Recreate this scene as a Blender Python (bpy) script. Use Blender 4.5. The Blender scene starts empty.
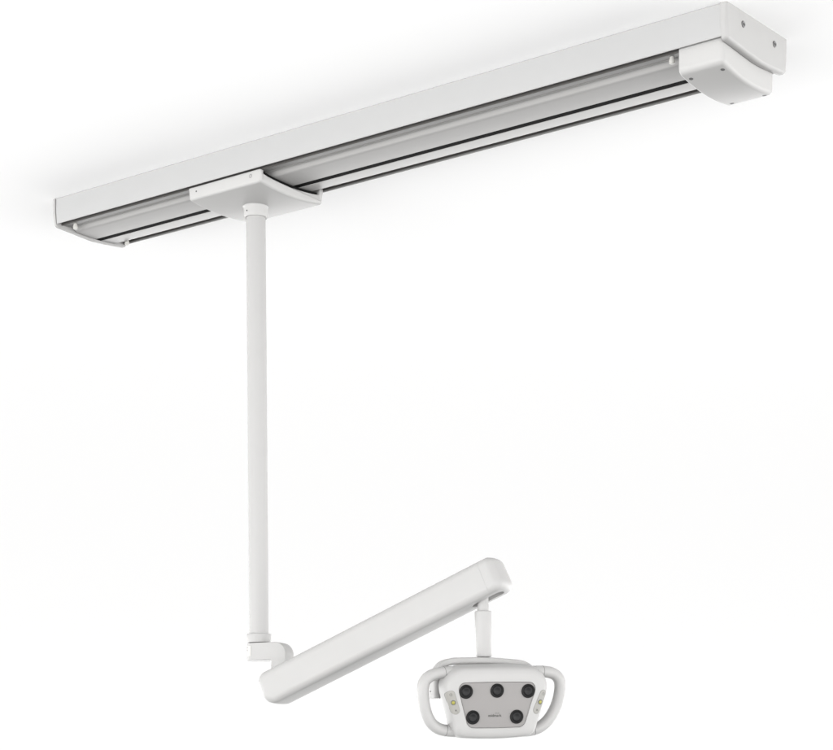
import bpy, bmesh, math
from mathutils import Vector, Matrix

sc = bpy.context.scene
col = sc.collection
PI = math.pi

# ------------------------------------------------------------------ frame of reference
CEIL = 2.60                                   # ceiling height
YAW = math.atan2(.623, .782)
CY, SY = math.cos(YAW), math.sin(YAW)
CAM = Vector((2.1020, -3.6953, CEIL - 1.7471))
R3 = Vector((CY, SY, 0)); F3 = Vector((-SY, CY, 0)); UP = Vector((0, 0, 1))
FPX, HOR, MID = 1979.0, 824.0, 416.5


def ray(px, py):                               # direction of view for a place measured in the photo
    return R3 * ((px - MID) / FPX) + F3 + UP * ((HOR - py) / FPX)


def hit(px, py, point, normal):                # where that direction meets a real plane
    r = ray(px, py)
    t = (point - CAM).dot(normal) / r.dot(normal)
    return CAM + r * t


# ------------------------------------------------------------------ materials
def material(name, color, rough=.45, spec=.4, metal=0., bump=.0, bscale=900., tint=0., coat=0., emit=None):
    m = bpy.data.materials.new(name); m.use_nodes = True
    nt = m.node_tree; b = nt.nodes['Principled BSDF']
    b.inputs['Base Color'].default_value = (*color, 1)
    b.inputs['Roughness'].default_value = rough
    b.inputs['Specular IOR Level'].default_value = spec
    b.inputs['Metallic'].default_value = metal
    b.inputs['Coat Weight'].default_value = coat
    tc = nt.nodes.new('ShaderNodeTexCoord')
    if bump:
        n = nt.nodes.new('ShaderNodeTexNoise'); n.inputs['Scale'].default_value = bscale
        n.inputs['Detail'].default_value = 3
        nt.links.new(tc.outputs['Object'], n.inputs['Vector'])
        bp = nt.nodes.new('ShaderNodeBump'); bp.inputs['Strength'].default_value = bump
        bp.inputs['Distance'].default_value = .0006
        nt.links.new(n.outputs['Fac'], bp.inputs['Height'])
        nt.links.new(bp.outputs['Normal'], b.inputs['Normal'])
    if tint:
        n2 = nt.nodes.new('ShaderNodeTexNoise'); n2.inputs['Scale'].default_value = 22
        n2.inputs['Detail'].default_value = 5
        nt.links.new(tc.outputs['Object'], n2.inputs['Vector'])
        mr = nt.nodes.new('ShaderNodeMapRange')
        mr.inputs['To Min'].default_value = 1 - tint; mr.inputs['To Max'].default_value = 1 + tint
        nt.links.new(n2.outputs['Fac'], mr.inputs['Value'])
        mx = nt.nodes.new('ShaderNodeVectorMath'); mx.operation = 'SCALE'
        mx.inputs[0].default_value = color
        nt.links.new(mr.outputs['Result'], mx.inputs['Scale'])
        nt.links.new(mx.outputs['Vector'], b.inputs['Base Color'])
    if emit:
        b.inputs['Emission Color'].default_value = (*emit[0], 1)
        b.inputs['Emission Strength'].default_value = emit[1]
    return m


WHITE = (.325, .322, .318)
M = {
    'cast': material('white_cast_lit', (.360, .357, .352), .5, .24, bump=.2, bscale=1400, tint=.02),  # lighter than the powder coat, standing in for stronger light on these parts
    'paint': material('white_powder_coat', WHITE, .45, .24, bump=.25, bscale=1400, tint=.02),
    'panel': material('white_extrusion', (.325, .325, .324), .55, .22, bump=.3, bscale=1500, tint=.015),
    'strip': material('satin_aluminium', (.30, .296, .291), .45, .25, bump=.15, tint=.02),
    'flange': material('grey_rail_metal', (.20, .197, .193), .4, .35, bump=.15, tint=.03),
    'dark': material('dark_channel_shade', (.070, .066, .063), .6, .2, bump=.2),  # dark tone stands in for shade inside the grooves and the arm slot
    'black': material('black_brush_gap_shade', (.006, .006, .006), .9, .05, bump=.3),
    'lens': material('black_lens', (.008, .008, .008), .6, .15),
    'lensglass': material('smoked_glass', (.009, .009, .0095), .35, .14),
    'face': material('grey_face_panel', (.205, .198, .194), .5, .2, bump=.15, tint=.015),
    'pad': material('grey_touch_pad', (.245, .240, .225), .5, .2),
    'icon': material('dark_print', (.06, .06, .055), .5, .3),
    'steel': material('screw_steel', (.13, .13, .13), .4, .4, metal=.3),
    'shadowgap': material('grey_gap', (.10, .10, .10), .6, .3),
    'led': material('yellow_green_led', (.24, .225, .05), .4, .3, emit=((.6, .6, .1), .03)),
    'plastic': material('pale_nylon', (.40, .395, .375), .35, .4),
    'ceiling': material('white_ceiling_paint', (.93, .93, .93), .9, .1),
}


# ------------------------------------------------------------------ building helpers
def finish(name, bm, mat, parent=None, smooth=35):
    bmesh.ops.remove_doubles(bm, verts=bm.verts, dist=1e-6)
    bmesh.ops.recalc_face_normals(bm, faces=bm.faces)
    me = bpy.data.meshes.new(name); bm.to_mesh(me); bm.free()
    me.materials.append(mat)
    for p in me.polygons: p.use_smooth = True
    me.set_sharp_from_angle(angle=math.radians(smooth))
    o = bpy.data.objects.new(name, me); col.objects.link(o)
    if parent:
        o.parent = parent
        o.matrix_parent_inverse = parent_world(parent).inverted()
    return o


def parent_world(p):
    m = Matrix.Translation(p.location) if p.parent is None else Matrix.Identity(4)
    return m


def thing(name, loc, label, cat, group=None):
    o = bpy.data.objects.new(name, None); col.objects.link(o)
    o.location = loc; o.empty_display_size = .1
    o['label'] = label; o['category'] = cat
    if group: o['group'] = group
    return o


def rounded(pts, radii, seg=8):
    """2-D polygon with every corner rounded; radii: number or list"""
    n = len(pts); out = []
    if not isinstance(radii, (list, tuple)): radii = [radii] * n
    for i in range(n):
        p = Vector(pts[i]); a = Vector(pts[i - 1]); b = Vector(pts[(i + 1) % n]); r = radii[i]
        if r <= 0: out.append(p); continue
        u = (a - p).normalized(); v = (b - p).normalized()
        ang = u.angle(v); d = r / math.tan(ang / 2)
        d = min(d, (a - p).length * .5, (b - p).length * .5); r = d * math.tan(ang / 2)
        c = p + (u + v).normalized() * (r / math.sin(ang / 2))
        s = p + u * d - c; e = p + v * d - c
        tot = s.angle(e); cr = s.x * e.y - s.y * e.x; sg = 1 if cr > 0 else -1
        for k in range(seg + 1):
            t = sg * tot * k / seg
            out.append(c + Vector((s.x * math.cos(t) - s.y * math.sin(t), s.x * math.sin(t) + s.y * math.cos(t))))
    return out


def area2(p): return sum(p[i - 1].x * p[i].y - p[i].x * p[i - 1].y for i in range(len(p))) / 2


def inset(p, d):
    n = len(p); s = 1 if area2(p) > 0 else -1; out = []
    for i in range(n):
        a, b, c = p[i - 1], p[i], p[(i + 1) % n]
        e1 = (b - a); e2 = (c - b)
        e1 = e1.normalized() if e1.length > 1e-9 else e2.normalized()
        e2 = e2.normalized() if e2.length > 1e-9 else e1
        n1 = Vector((-e1.y, e1.x)) * s; n2 = Vector((-e2.y, e2.x)) * s
        m = (n1 + n2)
        m = m / max(m.dot(n1), .3) if m.length > 1e-6 else n1
        out.append(b + m * d)
    return out


def loft(bm, loops, cap0=True, cap1=True, closed=True):
    vs = [[bm.verts.new(p) for p in L] for L in loops]
    n = len(vs[0])
    for a, b in zip(vs, vs[1:]):
        for i in range(n if closed else n - 1):
            j = (i + 1) % n
            bm.faces.new((a[i], a[j], b[j], b[i]))
    if cap0: bm.faces.new(vs[0][::-1])
    if cap1: bm.faces.new(vs[-1])
    return vs


def prism(bm, poly, d0, d1, r0, r1, place, seg=6):
    """poly extruded from depth d0 to d1, both rims rounded by r0 / r1; place(u, v, depth) -> 3-D"""
    loops = []
    poly = [Vector(q) for q in poly]
    for k in range(seg + 1) if r0 > 0 else [seg]:
        t = PI / 2 * k / seg
        q = inset(poly, r0 * (1 - math.sin(t)))
        loops.append([place(w.x, w.y, d0 + r0 * (1 - math.cos(t))) for w in q])
    for k in (range(seg, -1, -1) if r1 > 0 else [seg]):
        t = PI / 2 * k / seg
        q = inset(poly, r1 * (1 - math.sin(t)))
        loops.append([place(w.x, w.y, d1 - r1 * (1 - math.cos(t))) for w in q])
    loft(bm, loops)


def lathe(bm, prof, origin, axis, seg=48, ref=None):
    """prof: (radius, height) along the axis; open ends at radius 0 close up"""
    axis = axis.normalized()
    u = (ref or (Vector((1, 0, 0)) if abs(axis.x) < .9 else Vector((0, 1, 0))))
    u = (u - axis * u.dot(axis)).normalized(); v = axis.cross(u)
    rows = []
    for r, h in prof:
        if r < 1e-7: rows.append([bm.verts.new(origin + axis * h)])
        else: rows.append([bm.verts.new(origin + axis * h + (u * math.cos(2 * PI * i / seg) + v * math.sin(2 * PI * i / seg)) * r) for i in range(seg)])
    for a, b in zip(rows, rows[1:]):
        for i in range(seg):
            j = (i + 1) % seg
            if len(a) == 1 and len(b) == 1: continue
            if len(a) == 1: bm.faces.new((a[0], b[i], b[j]))
            elif len(b) == 1: bm.faces.new((a[i], a[j], b[0]))
            else: bm.faces.new((a[i], a[j], b[j], b[i]))


def smooth_path(pts, n=10):
    out = []
    P = [pts[0]] + list(pts) + [pts[-1]]
    for i in range(1, len(P) - 2):
        a, b, c, d = P[i - 1], P[i], P[i + 1], P[i + 2]
        for k in range(n):
            t = k / n
            out.append(.5 * ((2 * b) + (c - a) * t + (2 * a - 5 * b + 4 * c - d) * t * t + (3 * b - a - 3 * c + d) * t ** 3))
    out.append(P[-2]); return out


def sweep(bm, path, section, side):
    """sweep a closed 2-D section (along side, along binormal) down a path lying in the plane normal to side"""
    loops = []
    for i, p in enumerate(path):
        t = (path[min(i + 1, len(path) - 1)] - path[max(i - 1, 0)]).normalized()
        b = side.cross(t).normalized()
        loops.append([p + side * s.x + b * s.y for s in section])
    loft(bm, loops)


def ellipse(a, b, n=20): return [Vector((a * math.cos(2 * PI * i / n), b * math.sin(2 * PI * i / n))) for i in range(n)]


along_x = lambda y, z, d: Vector((d, y, CEIL + z))        # profile in (Y, Z), extruded in X

# ------------------------------------------------------------------ the setting: a plain white ceiling
bm = bmesh.new()
S_ = 150
vs = [bm.verts.new((x, y, CEIL + zz)) for zz in (0.0, .2) for x, y in ((-S_, -S_), (S_, -S_), (S_, S_), (-S_, S_))]
bm.faces.new(vs[:4]); bm.faces.new(vs[4:][::-1])
for i in range(4): bm.faces.new((vs[i], vs[(i + 1) % 4], vs[4 + (i + 1) % 4], vs[4 + i]))
ce = finish('ceiling', bm, M['ceiling']); ce['kind'] = 'structure'

# ------------------------------------------------------------------ 1. the ceiling track
XN, XF = -.0160, -2.1330                                      # inner faces of the two end plates
track = thing('ceiling_track', (-1.07, .136, CEIL),
              'long white ceiling track with grey slotted underside, fixed to the white ceiling', 'ceiling track')


def camber(b): return 1 - ((b - .136) / .128) ** 2


def tbox(name, y0, y1, z0, z1, mat, x0=XF, x1=XN, r=.0008, parent=track):
    bm = bmesh.new()
    prism(bm, rounded([(y0, z0), (y1, z0), (y1, z1), (y0, z1)], r, 3), x0, x1, 0, 0, along_x)
    return finish(name, bm, mat, parent)


# front side panel: gently curved towards the bottom, with a rolled lower lip
outer = [(.0010, -.0008), (.0010, -.030), (.0016, -.045), (.0028, -.058), (.0046, -.0695)]
inner = [(.0078, -.0695), (.0060, -.058), (.0050, -.045), (.0044, -.030), (.0044, -.0008)]
bm = bmesh.new(); prism(bm, rounded(outer + inner, [.0, 0, 0, 0, .0013, .0013, 0, 0, 0, 0], 4), XF + .0032, XN - .0004, 0, 0, along_x)
finish('side_panel', bm, M['panel'], track)
bm = bmesh.new(); prism(bm, rounded([(.2640, -.0008), (.2640, -.055), (.2680, -.055), (.2680, -.0008)], .0006, 3), XF + .0004, XN - .0004, 0, 0, along_x)
finish('side_panel', bm, M['panel'], track)
# inner channel, a U open downwards, coloured dark to stand in for shade
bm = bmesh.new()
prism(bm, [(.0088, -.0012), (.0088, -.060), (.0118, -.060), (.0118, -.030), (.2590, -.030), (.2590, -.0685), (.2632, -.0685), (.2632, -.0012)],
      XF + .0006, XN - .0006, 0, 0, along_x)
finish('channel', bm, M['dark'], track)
# front rail flange, rear rail flange
tbox('groove_shade_strip', .0236, .0260, -.0697, -.0310, M['dark'])  # dark strip added to carry the shade of the front groove
tbox('rail_flange', .0262, .0504, -.0680, -.0310, M['flange'])
tbox('rear_lip', .2587, .2636, -.0702, -.0655, M['flange'])
tbox('rail_flange', .2226, .2385, -.0700, -.0310, M['strip'], r=.003)


def strip(b0, b1, curl0, curl1, x0, x1, z0=.0698):
    """a shallow cambered cover strip, edges curled upwards"""
    n = 16; low = []
    for k in range(n + 1):
        b = b0 + (b1 - b0) * k / n
        z = -(z0 + .0105 * camber(b))
        low.append((b, z))
    if curl0:                                  # soft lip: the first centimetre rises to the flange
        full = low[0][1]; low = low[1:]
        lip = []
        for k in range(9):
            f = k / 8; b = b0 + .0105 * f
            zf = -(z0 + .0105 * camber(b))
            lip.append((b, zf))
        lip = [(b0, -.0684), (b0 + .0030, -.0674), (b0 + .0070, -.0672), (b0 + .0105, -.0684), (b0 + .0140, -.0712), (b0 + .0168, -.0748), (b0 + .0182, -(z0 + .0105 * camber(b0 + .0182)) + .0010)]
        low = lip + [q for q in low if q[0] > b0 + .0195]
    prof = []
    c = .004
    prof += low
    if curl1: prof += [(b1 + .0008, low[-1][1] + .0035)]
    topside = [(q[0], q[1] + .0045) for q in low[::-1]]
    bm = bmesh.new(); prism(bm, prof + topside, x0, x1, 0, 0, along_x)
    return finish('cover_strip', bm, M['strip'], track, smooth=50)


strip(.0513, .1470, True, False, -2.126, XN - .014)
strip(.1703, .2216, False, True, -2.130, XN - .014)
tbox('slot_brush', .1474, .1697, -.0788, -.0400, M['black'], x0=XF + .0005, x1=XN - .014, r=.0004)
tbox('slot_brush', .0500, .2200, -.0600, -.0350, M['dark'], x0=XF + .001, x1=XN - .001, r=.0004)

# end plates
PB = ((.0040, -.0775), (.060, -.0813), (.100, -.0843), (.145, -.0868), (.185, -.0858), (.215, -.0828), (.2450, -.0812), (.2675, -.0782))
PBF = PB[:4] + ((.185, -.0846), (.215, -.0822), (.2450, -.0792), (.2675, -.0765))     # the far plate, a little shallower at the back
def plate_outline(T):
    def pz(b):
        for (b0, z0), (b1, z1) in zip(T, T[1:]):
            if b <= b1:
                f = (b - b0) / (b1 - b0); f = f * f * (3 - 2 * f) * .35 + f * .65
                return z0 + (z1 - z0) * f
        return T[-1][1]
    q = [(-.0012, 0.012), (-.0008, -.040), (.0040, -.0775)]
    q += [(.0040 + (.2675 - .0040) * k / 24, pz(.0040 + (.2675 - .0040) * k / 24)) for k in range(3, 22)]
    return q + [(.2675, T[-1][1]), (.2715, -.040), (.2720, 0.012)]
rad = [0, .02, .011] + [0] * 19 + [.0115, .02, 0]
for x0, x1, ra, rb in ((XN, 0.0, .0012, .0085), (XF - .0095, XF, .0045, .0008)):
    bm = bmesh.new(); pl = rounded(plate_outline(PB if x1 == 0.0 else PBF), rad, 7)
    prism(bm, pl, x0, x1, ra, rb, along_x)
    ep = finish('end_plate', bm, M['paint'], track)
    if x1 == 0.0:
        for b in (.0700, .2095):
            bm = bmesh.new()
            o = Vector((.0004, b, CEIL - .0275)); ax = Vector((1, 0, 0))
            lathe(bm, [(0, -.001), (.0026, -.001), (.0028, .0012), (.0052, .0022), (.0066, .0014), (.0074, -.0006), (.0074, -.002)], o, ax, 28)
            finish('screw', bm, M['steel'], ep)
            bm = bmesh.new(); lathe(bm, [(0, .0002), (.0029, .0002), (.0029, -.001)], o, ax, 6)
            finish('screw_socket', bm, M['dark'], ep)

# end cover (power box) under the near end
def cover_z(b): return -(.1210 + .0060 * (b - .015) / .225 + .0115 * (1 - ((b - .128) / .1125) ** 2))


cov = [(.0150, -.0560), (.0150, cover_z(.015))]
NB = 14
for k in range(NB + 1):
    b = .0150 + (.2400 - .0150) * k / NB
    if 1 < k < NB - 1: cov.append((b, cover_z(b)))
cov += [(.2400, cover_z(.240)), (.2400, -.0560)]
rad = [0, .015] + [0] * (NB - 3) + [.015, 0]
bm = bmesh.new(); prism(bm, rounded(cov, rad, 8), -.1290, XN - .0012, .0060, .0100, along_x, 8)
cover = finish('end_cover', bm, M['cast'], track)
from mathutils.bvhtree import BVHTree
tree_c = BVHTree.FromPolygons([v.co.copy() for v in cover.data.vertices], [tuple(p.vertices) for p in cover.data.polygons])


for px, py in ((689.6, 78.9), (722.7, 69.6), (765.3, 96.8), (732.9, 104.7)):
    p = hit(px, py, Vector((0, 0, CEIL - .121)), UP)
    rd = ray(px + (1.5 if px < 700 else -.8 if py > 90 else 0), py - (1.3 if py > 90 else 0)).normalized()
    p, nn, fi, di = tree_c.ray_cast(CAM, rd)
    if p is None: p, nn, fi, di = tree_c.find_nearest(hit(px, py, Vector((0, 0, CEIL - .128)), UP))
    if nn.dot(rd) > 0: nn = -nn
    bm = bmesh.new(); lathe(bm, [(0, .0002), (.0028, .0002), (.0032, .0006), (.0047, .0004), (.0051, -.0010)], p, nn, 24)
    finish('screw', bm, M['shadowgap'], cover)

# round nylon stops that hold the carriage back at each end
for x, b in ((-2.094, .0400), (-2.092, .2340), (-.1600, .0420)):
    bm = bmesh.new(); lathe(bm, [(0, -.0835), (.0042, -.0835), (.0062, -.0815), (.0066, -.078), (.0066, -.074), (.0050, -.0735), (.0050, -.056), (0, -.056)],
                            Vector((x, b, CEIL)), UP, 24)
    finish('stop_peg', bm, M['plastic'], track)

# ------------------------------------------------------------------ 2. the light that hangs from the track
PX, PY = -1.4925, .138
light = thing('dental_light', (PX, PY, CEIL - .07),
              'white dental operatory light hanging from the track on a pole and jointed arm', 'dental light')
X0, X1 = -1.6225, -1.3640
car = [(.0140, -.0706), (.0150, -.1030)]
for k in range(1, 18):
    b = .015 + (.2570 - .015) * k / 18
    car.append((b, -(.1030 + .0110 * (1 - ((b - .138) / .121) ** 2))))
car += [(.2570, -.1040), (.2580, -.0630), (.2440, -.0630), (.2400, -.0815)]
for k in range(15, 1, -1):
    b = .015 + (.2570 - .015) * k / 18
    car.append((b, -(.0785 + .0105 * camber(b))))
car += [(.0300, -.0800), (.0270, -.0706)]
rad = [.002, .011] + [0] * 17 + [.010, .002, .002, .003] + [0] * 14 + [.003, .001]
bm = bmesh.new()
pts = rounded(car, rad, 7)
# the rim rounding applies to the lower side only, the upper side stays crisp
loops = []
def car_inset(d, x):
    q = inset(pts, d); out = []
    for a, b_ in zip(pts, q):
        w = min(1, max(0, (-.0640 - a.y) / .03)) if a.x < .03 or a.x > .24 else (1 if a.y < -.098 else .15)
        c = a.lerp(b_, w); out.append(Vector((x, c.x, CEIL + c.y)))
    return out
rr = .0085
for k in range(9):
    t = PI / 2 * k / 8; loops.append(car_inset(rr * (1 - math.sin(t)), X0 + rr * (1 - math.cos(t))))
for k in range(8, -1, -1):
    t = PI / 2 * k / 8; loops.append(car_inset(rr * (1 - math.sin(t)), X1 - rr * (1 - math.cos(t))))
loft(bm, loops)
carriage = finish('carriage', bm, M['cast'], light, smooth=40)
# black strip added as shade between carriage and track, follows the curved underside
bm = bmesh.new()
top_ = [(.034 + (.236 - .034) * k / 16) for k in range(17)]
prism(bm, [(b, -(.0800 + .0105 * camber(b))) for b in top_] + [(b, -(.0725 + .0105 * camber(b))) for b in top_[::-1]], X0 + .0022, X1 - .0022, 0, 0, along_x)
finish('gap_shade', bm, M['black'], carriage)
# plug and pin hole on the carriage front
for px, py, r, mt in ((196.2, 191.3, .0022, 'shadowgap'), (250.5, 176.0, .0042, 'paint')):
    p = hit(px, py, Vector((0, .0141, 0)), Vector((0, 1, 0)))
    bm = bmesh.new()
    if mt == 'paint':
        lathe(bm, [(0, .0006), (r * .8, .0006), (r * .95, .0002), (r, -.001)], p, Vector((0, -1, 0)), 24)
        finish('plug', bm, M['paint'], carriage)
        bm = bmesh.new(); lathe(bm, [(r, .0003), (r * 1.18, .0003)], p, Vector((0, -1, 0)), 24)
        finish('plug_seam', bm, M['shadowgap'], carriage)
    else:
        lathe(bm, [(0, .0003), (r * .6, .0003), (r, .0002), (r, -.001)], p, Vector((0, -1, 0)), 20)
        finish('pin_hole', bm, M[mt], carriage)
# socket that flares into the carriage
TOPC = Vector((-1.4957, PY, CEIL - .143)); BOTC = Vector((-1.4843, PY, CEIL - 1.2450))
down = (BOTC - TOPC).normalized()
bm = bmesh.new()
lathe(bm, [(.0262, 0), (.0296, 0), (.0303, .0010), (.0308, .012), (.0314, .019), (.0322, .0250), (.0336, .0290), (.0360, .0310), (.0380, .034)],
      TOPC, -down, 64)
socket = finish('socket', bm, M['cast'], carriage, smooth=50)
p = hit(246.9, 210.4, TOPC - F3 * .022, F3)
q = p - TOPC; q.z = 0; q = q.normalized()
bm = bmesh.new(); lathe(bm, [(0, .0007), (.0019, .0007), (.0022, -.001)], Vector((TOPC.x, TOPC.y, p.z)) + q * .0306, q, 16)
finish('set_screw', bm, M['black'], carriage)
# pole
L = (BOTC - TOPC).length
bm = bmesh.new(); lathe(bm, [(.0258, -.01), (.0258, L + .002)], TOPC, down, 64)
finish('pole', bm, M['paint'], light)
# collar
zc0, zc1 = 0, .0232
bm = bmesh.new()
lathe(bm, [(.0258, -.0005), (.0312, 0), (.0326, .0016), (.0328, .004), (.0322, .0205), (.0314, .0228), (.0300, .0236), (.0, .0236)], BOTC, Vector((0, 0, -1)), 64)
finish('collar', bm, M['paint'], light)
bm = bmesh.new(); lathe(bm, [(.0250, 0.022), (.0250, .030)], BOTC, Vector((0, 0, -1)), 48)
finish('bearing', bm, M['shadowgap'], light)

# knuckle: horizontal bracket whose far end turns down behind the arm
PHI = math.radians(25)
e = R3 * math.cos(PHI) - F3 * math.sin(PHI)          # along the arm, horizontal, towards the camera
t = R3 * math.sin(PHI) + F3 * math.cos(PHI)          # across the arm, away from the camera
K0 = Vector((BOTC.x, BOTC.y, 0))
zt, zb = -1.2705, -1.3160
prof = rounded([(-.001, zt), (.0965, zt), (.0965, -1.356), (.0533, -1.356), (.0533, zb), (-.001, zb)], [0, .033, .0200, .0200, .004, 0], 10)
bm = bmesh.new()
prism(bm, prof, -.0309, .0150, .0015, .0015, lambda s, z, d: K0 + e * s + t * d + UP * (CEIL + z), 4)
knuckle = finish('knuckle', bm, M['paint'], light)
bm = bmesh.new(); hh = zt - zb
lathe(bm, [(0, 0), (.0300, 0), (.0310, -.0012), (.0310, -(hh - .0012)), (.0300, -hh), (0, -hh)], Vector((K0.x, K0.y, CEIL + zt - .0001)), UP, 56)
finish('swivel_hub', bm, M['paint'], knuckle)
# little label plate on the hub, left side
bm = bmesh.new()
ang0 = math.atan2((-R3).y, (-R3).x)
cols = []
for k in range(7):
    a = ang0 + math.radians(10 + k * 7)
    d = Vector((math.cos(a), math.sin(a), 0))
    cols.append([Vector((K0.x, K0.y, CEIL)) + d * .0316 + UP * zz for zz in (-1.2780, -1.3050)])
for c0, c1 in zip(cols, cols[1:]):
    vv = [bm.verts.new(x) for x in (c0[0], c0[1], c1[1], c1[0])]; bm.faces.new(vv)
bmesh.ops.remove_doubles(bm, verts=bm.verts, dist=1e-6)
finish('label_plate', bm, M['plastic'], knuckle)
for zz in (-1.2815, -1.2890):
    bm = bmesh.new()
    a = ang0 + math.radians(20)
    d = Vector((math.cos(a), math.sin(a), 0))
    lathe(bm, [(0, .0004), (.0016, .0004), (.0018, -.0005)], Vector((K0.x, K0.y, CEIL + zz)) + d * .0318, d, 12)
    finish('marking', bm, M['shadowgap'], knuckle)

# arm
TA = .092; GAP = .0020
TC = -(.0309 + GAP + TA / 2)
frontT = TC - TA / 2
pf = K0 + t * frontT
A1 = hit(300, 651.8, pf, t); A2 = hit(470, 564.0, pf, t)          # the top line of the broad face
ax = (A2 - A1).normalized()
nz = ax.cross(t).normalized()
if nz.z < 0: nz = -nz
ARMH = .0875
cen = A1 + t * (TA / 2) - nz * (ARMH / 2)                           # on the arm's centre line
def on_axis(px):                                                    # distance along the arm of a picture column
    lo, hi = -.5, 1.0
    for _ in range(60):
        m = (lo + hi) / 2; p = cen + ax * m - CAM
        x = MID + FPX * p.dot(R3) / p.dot(F3)
        if x < px: lo = m
        else: hi = m
    return lo
sL = on_axis(261.0) + .024; sR = on_axis(506.5) - .014
seam = on_axis(489.6)
ends = rounded([(sL, ARMH / 2), (sL, -ARMH / 2), (sR + .002, -ARMH / 2), (sR - .007, ARMH / 2)], [.028, .036, .0220, .0215], 12)
bm = bmesh.new()
put = lambda s, z, d: cen + ax * s + nz * z + t * d
# the long ends are gently domed
RIM = .0170; HB = TA / 2
def arm_loop(dd):
    c_ = 1 - (dd / HB) ** 2
    pts_ = rounded([(sL - .006 * c_, ARMH / 2 - .0006 + .0012 * c_), (sL - .006 * c_, -ARMH / 2 + .0006 - .0012 * c_),
                    (sR + .002 + .008 * c_, -ARMH / 2 + .0006 - .0012 * c_), (sR - .002 + .008 * c_, ARMH / 2 - .0006 + .0012 * c_)],
                   [.028, .036, .0230, .0195], 14)
    a_ = max(0, abs(dd) - (HB - RIM)) / RIM
    return [put(w_.x, w_.y, dd) for w_ in inset(pts_, RIM * (1 - math.sqrt(max(0, 1 - a_ * a_))))]
ds = [-(HB - RIM) - RIM * math.cos(PI / 2 * k / 12) for k in range(13)]
ds += [-(HB - RIM) + 2 * (HB - RIM) * k / 10 for k in range(1, 10)]
ds += [(HB - RIM) + RIM * math.sin(PI / 2 * k / 12) for k in range(13)]
loft(bm, [arm_loop(q_) for q_ in ds])
me = bpy.data.meshes.new('tmp'); bmesh.ops.recalc_face_normals(bm, faces=bm.faces); bm.to_mesh(me); bm.free()
ob = bpy.data.objects.new('tmp', me); col.objects.link(ob)
sS = on_axis(482.8)
bm = bmesh.new()
slot = rounded([(sS - .046, -.0165), (sS + .041, -.0165), (sS + .041, .0165), (sS - .046, .0165)], .0160, 8)
loft(bm, [[cen + ax * q.x + t * q.y + nz * zz for q in slot] for zz in (-ARMH * .9, -ARMH * .12)])
bmesh.ops.recalc_face_normals(bm, faces=bm.faces)
mc = bpy.data.meshes.new('cut'); bm.to_mesh(mc); bm.free(); oc = bpy.data.objects.new('cut', mc); col.objects.link(oc)
md = ob.modifiers.new('b', 'BOOLEAN'); md.operation = 'DIFFERENCE'; md.object = oc; md.solver = 'EXACT'
dg = bpy.context.evaluated_depsgraph_get()
mesh_cut = bpy.data.meshes.new_from_object(ob.evaluated_get(dg))
bpy.data.objects.remove(ob); bpy.data.objects.remove(oc)
arm = None
for nm, keep in (('arm', 'L'), ('end_cap', 'R')):
    bm = bmesh.new(); bm.from_mesh(mesh_cut)
    g = bm.verts[:] + bm.edges[:] + bm.faces[:]
    pc = cen + ax * (seam + (-.00012 if keep == 'L' else .00012))
    res = bmesh.ops.bisect_plane(bm, geom=g, plane_co=pc, plane_no=ax, clear_outer=keep == 'L', clear_inner=keep == 'R')
    bmesh.ops.holes_fill(bm, edges=[x for x in res['geom_cut'] if isinstance(x, bmesh.types.BMEdge)], sides=0)
    o = finish(nm, bm, M['paint'], light if keep == 'L' else arm, smooth=40)
    if keep == 'L': arm = o
# dark plug added deep in the slot, its colour stands for shade
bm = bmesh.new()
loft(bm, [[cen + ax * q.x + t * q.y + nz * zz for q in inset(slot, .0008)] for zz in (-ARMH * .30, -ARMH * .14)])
finish('slot_shade', bm, M['dark'], arm)

# stem: thin spindle and wider sleeve, nearly plumb
SP = cen + ax * sS
dst = (SP - CAM).dot(F3)
def stem_pt(px, py):
    return CAM + ray(px, py) * dst
s_top = stem_pt(482.8, 596); s_a = stem_pt(483.0, 611.4); s_b = stem_pt(484.0, 656.5)
sd = (s_b - s_a).normalized()
kpx = dst / FPX
bm = bmesh.new(); lathe(bm, [(0, -.004), (5.7 * kpx, -.004), (5.7 * kpx, (s_a - s_top).length + .004)], s_top, (s_a - s_top).normalized(), 40)
spindle = finish('spindle', bm, M['paint'], light)
Ls = (s_b - s_a).length
bm = bmesh.new(); lathe(bm, [(0, 0), (8.0 * kpx, 0), (8.5 * kpx, .0014), (8.5 * kpx, .004), (8.1 * kpx, Ls - .002), (7.7 * kpx, Ls), (0, Ls)], s_a, sd, 48)
finish('sleeve', bm, M['paint'], light)
bm = bmesh.new(); lathe(bm, [(6.9 * kpx, -.001), (6.9 * kpx, .0012), (4.5 * kpx, .0020), (3.4 * kpx, .0045), (3.0 * kpx, .012)], s_b, sd, 32)
finish('swivel_cone', bm, M['paint'], light)

# ---------------- lamp head
BETA, THETA, ROLL = math.radians(20), math.radians(10), math.radians(2.0)
hN = -F3 * math.cos(BETA) + R3 * math.sin(BETA)
hx0 = R3 * math.cos(BETA) + F3 * math.sin(BETA)
n = hN * math.cos(THETA) - UP * math.sin(THETA)
up0 = UP * math.cos(THETA) + hN * math.sin(THETA)
hx = hx0 * math.cos(ROLL) + up0 * math.sin(ROLL)
hz = up0 * math.cos(ROLL) - hx0 * math.sin(ROLL)
PIV = stem_pt(484.3, 691.0)                                     # on the stem line, at the height of the pivots
HC0 = PIV + n * .095
dh = (HC0 - CAM).dot(F3)
HC = CAM + ray(497.2, 705.0) * dh                               # middle of the face panel, front plane
H = lambda x, z, d: HC + hx * x + hz * z + n * d
def loc(px, py, d=0.):                                          # picture place -> local (x, z) on the plane at depth d
    p = hit(px, py, HC + n * d, n) - HC
    return (p.dot(hx), p.dot(hz))

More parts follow.
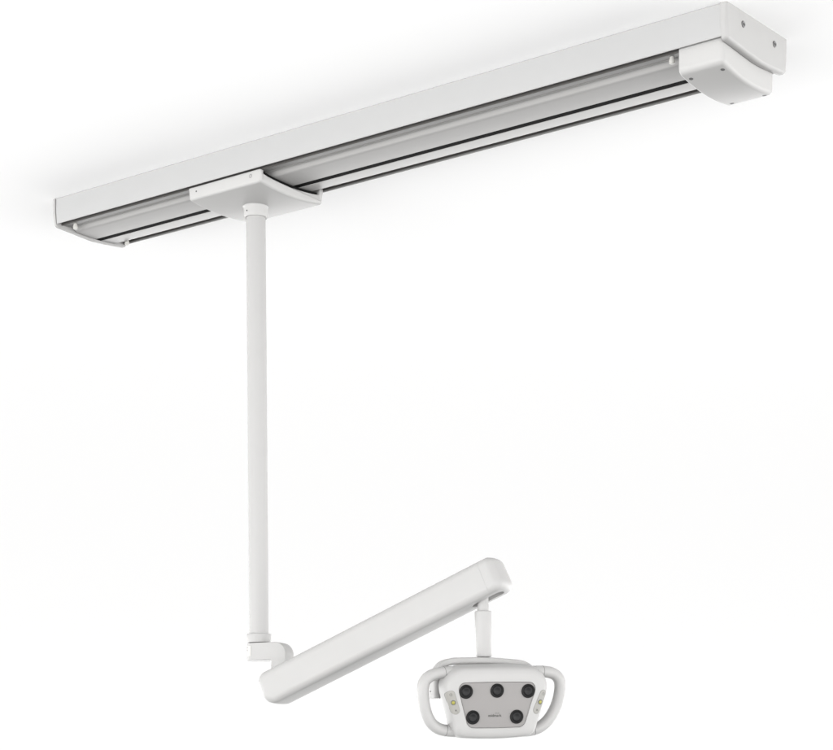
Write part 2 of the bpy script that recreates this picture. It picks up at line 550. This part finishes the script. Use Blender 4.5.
# panel outline (local, symmetric)
pt, pb = .0540, -.0545
panel = [(-.1055, pt), (.1045, pt), (.0730, pb), (-.0735, pb)]
shell = [(-.1485, .0910), (.1560, .0910), (.1090, -.0815), (-.1010, -.0815)]
def soft_outline(poly, radii, bt, bb, N=160):
    """rounded trapezoid first, then bow its top and bottom; resampled to N points from the top middle"""
    tl, tr, br, bl = [Vector(q) for q in poly]
    base = rounded([tl, tr, br, bl], list(radii), 16)
    ztop, zbot = tl.y, bl.y; zm = (ztop + zbot) / 2
    out = []
    n_ = len(base); seg = [(base[(i + 1) % n_] - base[i]).length for i in range(n_)]
    # start at the top middle
    tot = sum(seg)
    start = None; acc = 0; cum = [0]
    for s in seg: cum.append(cum[-1] + s)
    def at(d):
        d %= tot
        for i in range(n_):
            if cum[i + 1] >= d:
                f = (d - cum[i]) / max(seg[i], 1e-9); return base[i].lerp(base[(i + 1) % n_], f)
        return base[0]
    # find parameter of the top middle: brute force
    best = min((abs(at(tot * k / 2000).x) + (0 if at(tot * k / 2000).y > zm else 9), tot * k / 2000) for k in range(2000))[1]
    for k in range(N):
        p = at(best + tot * k / N)
        v = (p.y - zm) / (ztop - zm)
        hw = abs(tl.x) if v > 0 else abs(br.x)
        x = min(1, abs(p.x) / hw)
        dz = (bt * max(v, 0) if v > 0 else -bb * max(-v, 0)) * (1 - x * x)
        out.append(Vector((p.x, p.y + dz)))
    return out
OUT = soft_outline(shell, (.050, .050, .026, .026), .004, .006)
PAN = soft_outline(panel, (.016, .016, .018, .018), .0015, .0015)
def mix(a, b, f): return [p.lerp(q, f) for p, q in zip(a, b)]
def scale(a, s, dz=0): 
    c = Vector((0, .006)); return [c + (p - c) * s + Vector((0, dz)) for p in a]
bm = bmesh.new()
rings = [(scale(OUT, .60), -.112), (scale(OUT, .66), -.111), (scale(OUT, .70), -.106), (scale(OUT, .74), -.090), (scale(OUT, .84), -.080), (scale(OUT, .925), -.072), (scale(OUT, .975), -.062),
         (OUT, -.050), (OUT, -.043), (mix(OUT, PAN, .015), -.036), (mix(OUT, PAN, .05), -.0265), (mix(OUT, PAN, .10), -.0180), (mix(OUT, PAN, .16), -.0118), (mix(OUT, PAN, .24), -.0076),
         (mix(OUT, PAN, .36), -.0048), (mix(OUT, PAN, .55), -.0028), (mix(OUT, PAN, .80), -.0012), (mix(OUT, PAN, .92), -.0010), (mix(OUT, PAN, .975), -.0003), (inset(PAN, -.0006), -.0008), (PAN, -.0022), (PAN, -.006)]
loft(bm, [[H(p.x, p.y, d) for p in L_] for L_, d in rings])
head = finish('lamp_head', bm, M['paint'], light, smooth=60)
bm = bmesh.new(); fp = inset(PAN, .0007)
prism(bm, fp, -.0055, -.0022, 0, .0006, H, 3)
finish('face_panel', bm, M['face'], head)
# five round lenses
for px, py in ((466.3, 691.8), (497.4, 690.7), (528.4, 691.0), (473.1, 717.5), (516.9, 716.8)):
    x, z = loc(px, py, 0)
    o = H(x, z, -.0024); r = .0172
    bm = bmesh.new()
    lathe(bm, [(r, -.002), (r, .0022), (r * .96, .0030), (r * .90, .0032), (r * .82, .0024), (r * .70, .0008), (r * .50, .0002)], o, n, 48)
    ln = finish('lens', bm, M['lens'], head, smooth=50)
    bm = bmesh.new()
    lathe(bm, [(r * .70, -.0004), (r * .66, .0012), (r * .55, .0019), (r * .42, .0017), (r * .25, .0010), (0, .0008)], o, n, 48)
    finish('lens_glass', bm, M['lensglass'], head, smooth=60)

def depth_at(x, z):
    """height of the bezel surface at local (x, z), by ray casting on the head mesh"""
    o = H(x, z, .05); ok, p, nn, i = head_ray(o, -n)
    return p, nn
from mathutils.bvhtree import BVHTree
bvh = BVHTree.FromPolygons([v.co.copy() for v in head.data.vertices], [tuple(p.vertices) for p in head.data.polygons])
M_head = Vector((0, 0, 0))
def drop(x, z):
    p, nn, i, d = bvh.ray_cast(H(x, z, .05), -n)
    if p is None: p, nn, i, d = bvh.find_nearest(H(x, z, -.040))
    if nn.dot(n) < 0: nn = -nn
    return p, nn

def conform(poly, lift, thick, mat, name, parent):
    """a thin piece that follows the bezel: poly is a list of local (x, z)"""
    c = sum((Vector(q) for q in poly), Vector((0, 0))) / len(poly)
    bm = bmesh.new(); rows = []
    for f, h in ((1.0, -thick), (1.0, lift * .6), (.95, lift), (.85, lift), (.72, lift), (.58, lift), (.44, lift), (.3, lift), (.15, lift), (.04, lift)):
        row = []
        for q in poly:
            w = c + (Vector(q) - c) * f
            p, nn = drop(w.x, w.y); row.append(bm.verts.new(p + nn * h))
        rows.append(row)
    m = len(poly)
    for a, b in zip(rows, rows[1:]):
        for i in range(m): bm.faces.new((a[i], a[(i + 1) % m], b[(i + 1) % m], b[i]))
    bm.faces.new(rows[-1])
    return finish(name, bm, mat, parent, smooth=50)

def pill(c, half, r, ang, k=10):
    d = Vector((math.cos(ang), math.sin(ang))); s = Vector((-d.y, d.x)); out = []
    for sg in (1, -1):
        for i in range(k + 1):
            a = -PI / 2 + PI * i / k
            out.append(c + (d * (half + r * math.cos(a)) + s * r * math.sin(a)) * sg)
    return out
for c_px, top_px, bot_px in (((453.2, 702.6), (450.8, 694.6), (455.4, 710.4)), ((539.8, 701.6), (542.9, 693.6), (536.2, 709.8))):
    top = Vector(loc(*top_px, -.006)); bot = Vector(loc(*bot_px, -.006)); c = (top + bot) / 2
    ang = math.atan2((top - bot).y, (top - bot).x)
    pd = conform(pill(c, (top - bot).length / 2, .0094, ang), .0011, .001, M['pad'], 'touch_pad', head)
    # rim line
    rim = conform(pill(c, (top - bot).length / 2, .0099, ang), .0003, .001, M['shadowgap'], 'pad_seam', head)
    p, nn = drop(c.x, c.y)
    bm = bmesh.new(); lathe(bm, [(.0060, 0), (.0060, .0014), (.0050, .0019), (.0043, .0014), (.0043, .0004)], p + nn * .0006, nn, 28)
    finish('indicator_ring', bm, M['shadowgap'], head)
    bm = bmesh.new(); lathe(bm, [(.0045, .0006), (.0038, .0019), (.002, .0025), (0, .0027)], p + nn * .0006, nn, 24)
    finish('indicator_light', bm, M['led'], head)
    # power symbol: open ring with a bar
    p, nn = drop(top.x, top.y)
    u = (hx - nn * hx.dot(nn)).normalized(); v = nn.cross(u)
    bm = bmesh.new()
    for k in range(22):
        a0 = PI / 2 + math.radians(35 + k * 290 / 22); a1 = PI / 2 + math.radians(35 + (k + 1) * 290 / 22)
        q = [p + nn * .0014 + (u * math.cos(a) + v * math.sin(a)) * rr_ for a, rr_ in ((a0, .0026), (a0, .0033), (a1, .0033), (a1, .0026))]
        bm.faces.new([bm.verts.new(w) for w in q])
    q = [p + nn * .0014 + u * a + v * b for a, b in ((-.0004, .0010), (.0004, .0010), (.0004, .0038), (-.0004, .0038))]
    bm.faces.new([bm.verts.new(w) for w in q])
    finish('power_symbol', bm, M['icon'], head)
    # brightness symbol: a small dot with rays and a stroke
    p, nn = drop(bot.x, bot.y)
    bm = bmesh.new()
    bm.faces.new([bm.verts.new(p + nn * .0014 + (u * math.cos(2 * PI * k / 16) + v * math.sin(2 * PI * k / 16)) * .0017) for k in range(16)])
    for k in range(8):
        a = 2 * PI * k / 8; dd = u * math.cos(a) + v * math.sin(a); ss = -u * math.sin(a) + v * math.cos(a)
        bm.faces.new([bm.verts.new(p + nn * .0014 + dd * i + ss * j) for i, j in ((.0021, -.0003), (.0033, -.0003), (.0033, .0003), (.0021, .0003))])
    bm.faces.new([bm.verts.new(p + nn * .0014 + u * i + v * j) for i, j in ((.0036, -.0026), (.0064, -.0030), (.0064, -.0024), (.0036, -.0020))])
    finish('brightness_symbol', bm, M['icon'], head)

# maker's wordmark printed on the face panel
def text_mesh(s, size, x, z, name, mat, parent, depth=-.0018):
    cu = bpy.data.curves.new('txt', 'FONT'); cu.body = s; cu.size = size; cu.align_x = 'CENTER'; cu.extrude = .00008
    cu.offset = .0001
    to = bpy.data.objects.new('txt', cu); col.objects.link(to)
    me = bpy.data.meshes.new_from_object(to.evaluated_get(bpy.context.evaluated_depsgraph_get()))
    bpy.data.objects.remove(to)
    bm = bmesh.new(); bm.from_mesh(me)
    for v in bm.verts: v.co = H(x + v.co.x, z + v.co.y, depth + v.co.z)
    return finish(name, bm, mat, parent)
x, z = loc(495.0, 716.9, 0)
text_mesh('midmark', .0098, x, z, 'wordmark', M['icon'], head)
x2, z2 = loc(497.4, 713.7, 0)
bm = bmesh.new()
for k0 in range(2):
    top, bot = [], []
    for i in range(13):
        f = i / 12; xx = x2 - .0058 + .0058 * k0 + .0062 * f
        zz = z2 + .0010 * math.sin(f * PI * 1.0) + .0004 * f
        w = .0006 * math.sin(PI * min(.97, f * .9 + .06))
        top.append(bm.verts.new(H(xx, zz + w, -.0017))); bot.append(bm.verts.new(H(xx, zz - w, -.0017)))
    for i in range(12): bm.faces.new((bot[i], bot[i + 1], top[i + 1], top[i]))
finish('emblem', bm, M['icon'], head)

# grab handles, one on each side
HD = -.044
for pts_ in (((459, 672), (446, 672.2), (434, 674.4), (426, 679.6), (423.0, 688), (423.6, 702), (426.4, 714), (431.2, 723), (438.5, 728.6), (448, 730.8), (460, 731.5)),
             ((525, 672), (540, 671.4), (551.5, 673.0), (558.0, 678.0), (560.0, 687), (558.6, 698), (554.8, 709), (548.3, 719.5), (540, 726.8), (530, 730.3), (518, 731.2))):
    path = []
    for i, q in enumerate(pts_):
        l2 = loc(*q, HD); path.append(H(l2[0], l2[1], HD))
    path = smooth_path(path, 7)
    bm = bmesh.new(); sweep(bm, path, ellipse(.0165, .0142, 24), n)
    hd = finish('handle', bm, M['paint'], head, smooth=60)
    # fine joint line where the grip meets the head
    for i0 in (8, len(path) - 10):
        a_ = path[i0]; b_ = a_ + (path[i0 + 1] - a_).normalized() * .0009
        bm = bmesh.new(); sweep(bm, [a_, b_], ellipse(.0168, .0145, 24), n)
        finish('joint_line', bm, M['shadowgap'], head)

# yoke: an upside-down U from the stem, its ends pivoting on the sides of the lamp head
hyx = hx0                                                         # across the yoke
YP = lambda x, z: PIV + hyx * x + UP * z
zy = (HOR - 662.4) / FPX * dst + CAM.z - PIV.z                    # centre height of the top bar
hw = .1300
pts_ = [(-hw, -.022), (-hw, 0.0), (-hw, .026), (-hw + .004, zy - .029), (-hw + .016, zy - .011), (-hw + .036, zy - .002), (-hw + .065, zy + .0005), (0, zy + .003)]
pts_ += [(-a, b) for a, b in pts_[-2::-1]]
path = smooth_path([YP(a, b) for a, b in pts_], 7)
bm = bmesh.new()
sec = rounded([(-.021, -.0085), (.021, -.0085), (.021, .0085), (-.021, .0085)], .0065, 6)
sweep(bm, path, sec, hN)
yoke = finish('yoke', bm, M['paint'], light, smooth=60)
for sg in (-1, 1):
    bm = bmesh.new()
    lathe(bm, [(0, 0), (.015, 0), (.017, -.002), (.017, -.045), (0, -.045)], YP(sg * (hw + .0030), -.004), hyx * sg, 36)
    finish('pivot', bm, M['paint'], yoke)
p = hit(430.5, 691.4, YP(-hw, 0) + hN * .0213, hN)
bm = bmesh.new(); lathe(bm, [(0, .0006), (.0014, .0006), (.0016, -.001)], p, hN, 12)
finish('set_screw', bm, M['shadowgap'], yoke)

# ------------------------------------------------------------------ light: an added white surround, shaped brightest near the horizon
w = bpy.data.worlds.new('World'); sc.world = w; w.use_nodes = True
nt = w.node_tree; bg = nt.nodes['Background']
tc = nt.nodes.new('ShaderNodeTexCoord'); sx = nt.nodes.new('ShaderNodeSeparateXYZ')
nt.links.new(tc.outputs['Generated'], sx.inputs[0])
def mth(op, a, b=None):
    m_ = nt.nodes.new('ShaderNodeMath'); m_.operation = op
    for i, q in enumerate((a, b)):
        if q is None: continue
        if isinstance(q, (int, float)): m_.inputs[i].default_value = q
        else: nt.links.new(q, m_.inputs[i])
    return m_.outputs[0]
el = mth('ABSOLUTE', sx.outputs['Z'])
band = mth('POWER', mth('SUBTRACT', 1.0, el), 3.6)
# sideways component relative to the set (left and right made brighter than straight ahead)
side = mth('ADD', mth('MULTIPLY', sx.outputs['X'], R3.x), mth('MULTIPLY', sx.outputs['Y'], R3.y))
left = mth('POWER', mth('MAXIMUM', mth('MULTIPLY', side, -1.0), 0.0), 2.0)
right = mth('POWER', mth('MAXIMUM', side, 0.0), 2.0)
azi = mth('ADD', .88, mth('ADD', mth('MULTIPLY', left, .15), mth('MULTIPLY', right, .05)))
stre = mth('ADD', .23, mth('MULTIPLY', mth('MULTIPLY', band, azi), 11.0))
bg.inputs['Color'].default_value = (1, .998, .995, 1)
nt.links.new(stre, bg.inputs['Strength'])

# large unseen area fill, added low on the left to brighten front faces
ld = bpy.data.lights.new('fill_light', 'AREA'); ld.shape = 'RECTANGLE'; ld.size = 2.4; ld.size_y = 1.6; ld.energy = 55
lo_ = bpy.data.objects.new('fill_light', ld); col.objects.link(lo_)
tgt = Vector((-1.0, .1, CEIL - .5))
lo_.location = tgt - R3 * 3.0 - F3 * 3.2 - UP * .7
lo_.rotation_euler = (tgt - lo_.location).to_track_quat('-Z', 'Y').to_euler()

ld2 = bpy.data.lights.new('fill_light', 'AREA'); ld2.shape = 'RECTANGLE'; ld2.size = 1.8; ld2.size_y = 1.8; ld2.energy = 24  # weaker unseen fill, added to lift the right-hand faces
lo2 = bpy.data.objects.new('fill_light', ld2); col.objects.link(lo2)
lo2.location = tgt + R3 * 3.6 - F3 * 1.0 - UP * .6
lo2.rotation_euler = (tgt - lo2.location).to_track_quat('-Z', 'Y').to_euler()

# ------------------------------------------------------------------ camera
cd = bpy.data.cameras.new('camera'); cam = bpy.data.objects.new('camera', cd); col.objects.link(cam)
cd.sensor_width = 36; cd.sensor_fit = 'HORIZONTAL'; cd.lens = FPX / 833 * 36
cd.shift_y = (HOR - 375) / 833; cd.clip_start = .05; cd.clip_end = 600
cam.location = CAM; cam.rotation_euler = (PI / 2, 0, YAW)
sc.camera = cam

sc.render.resolution_x = 1024; sc.render.resolution_y = 922
sc.render.engine = 'CYCLES'
sc.view_settings.view_transform = 'Standard'; sc.view_settings.look = 'None'
sc.view_settings.exposure = 0; sc.view_settings.gamma = 1
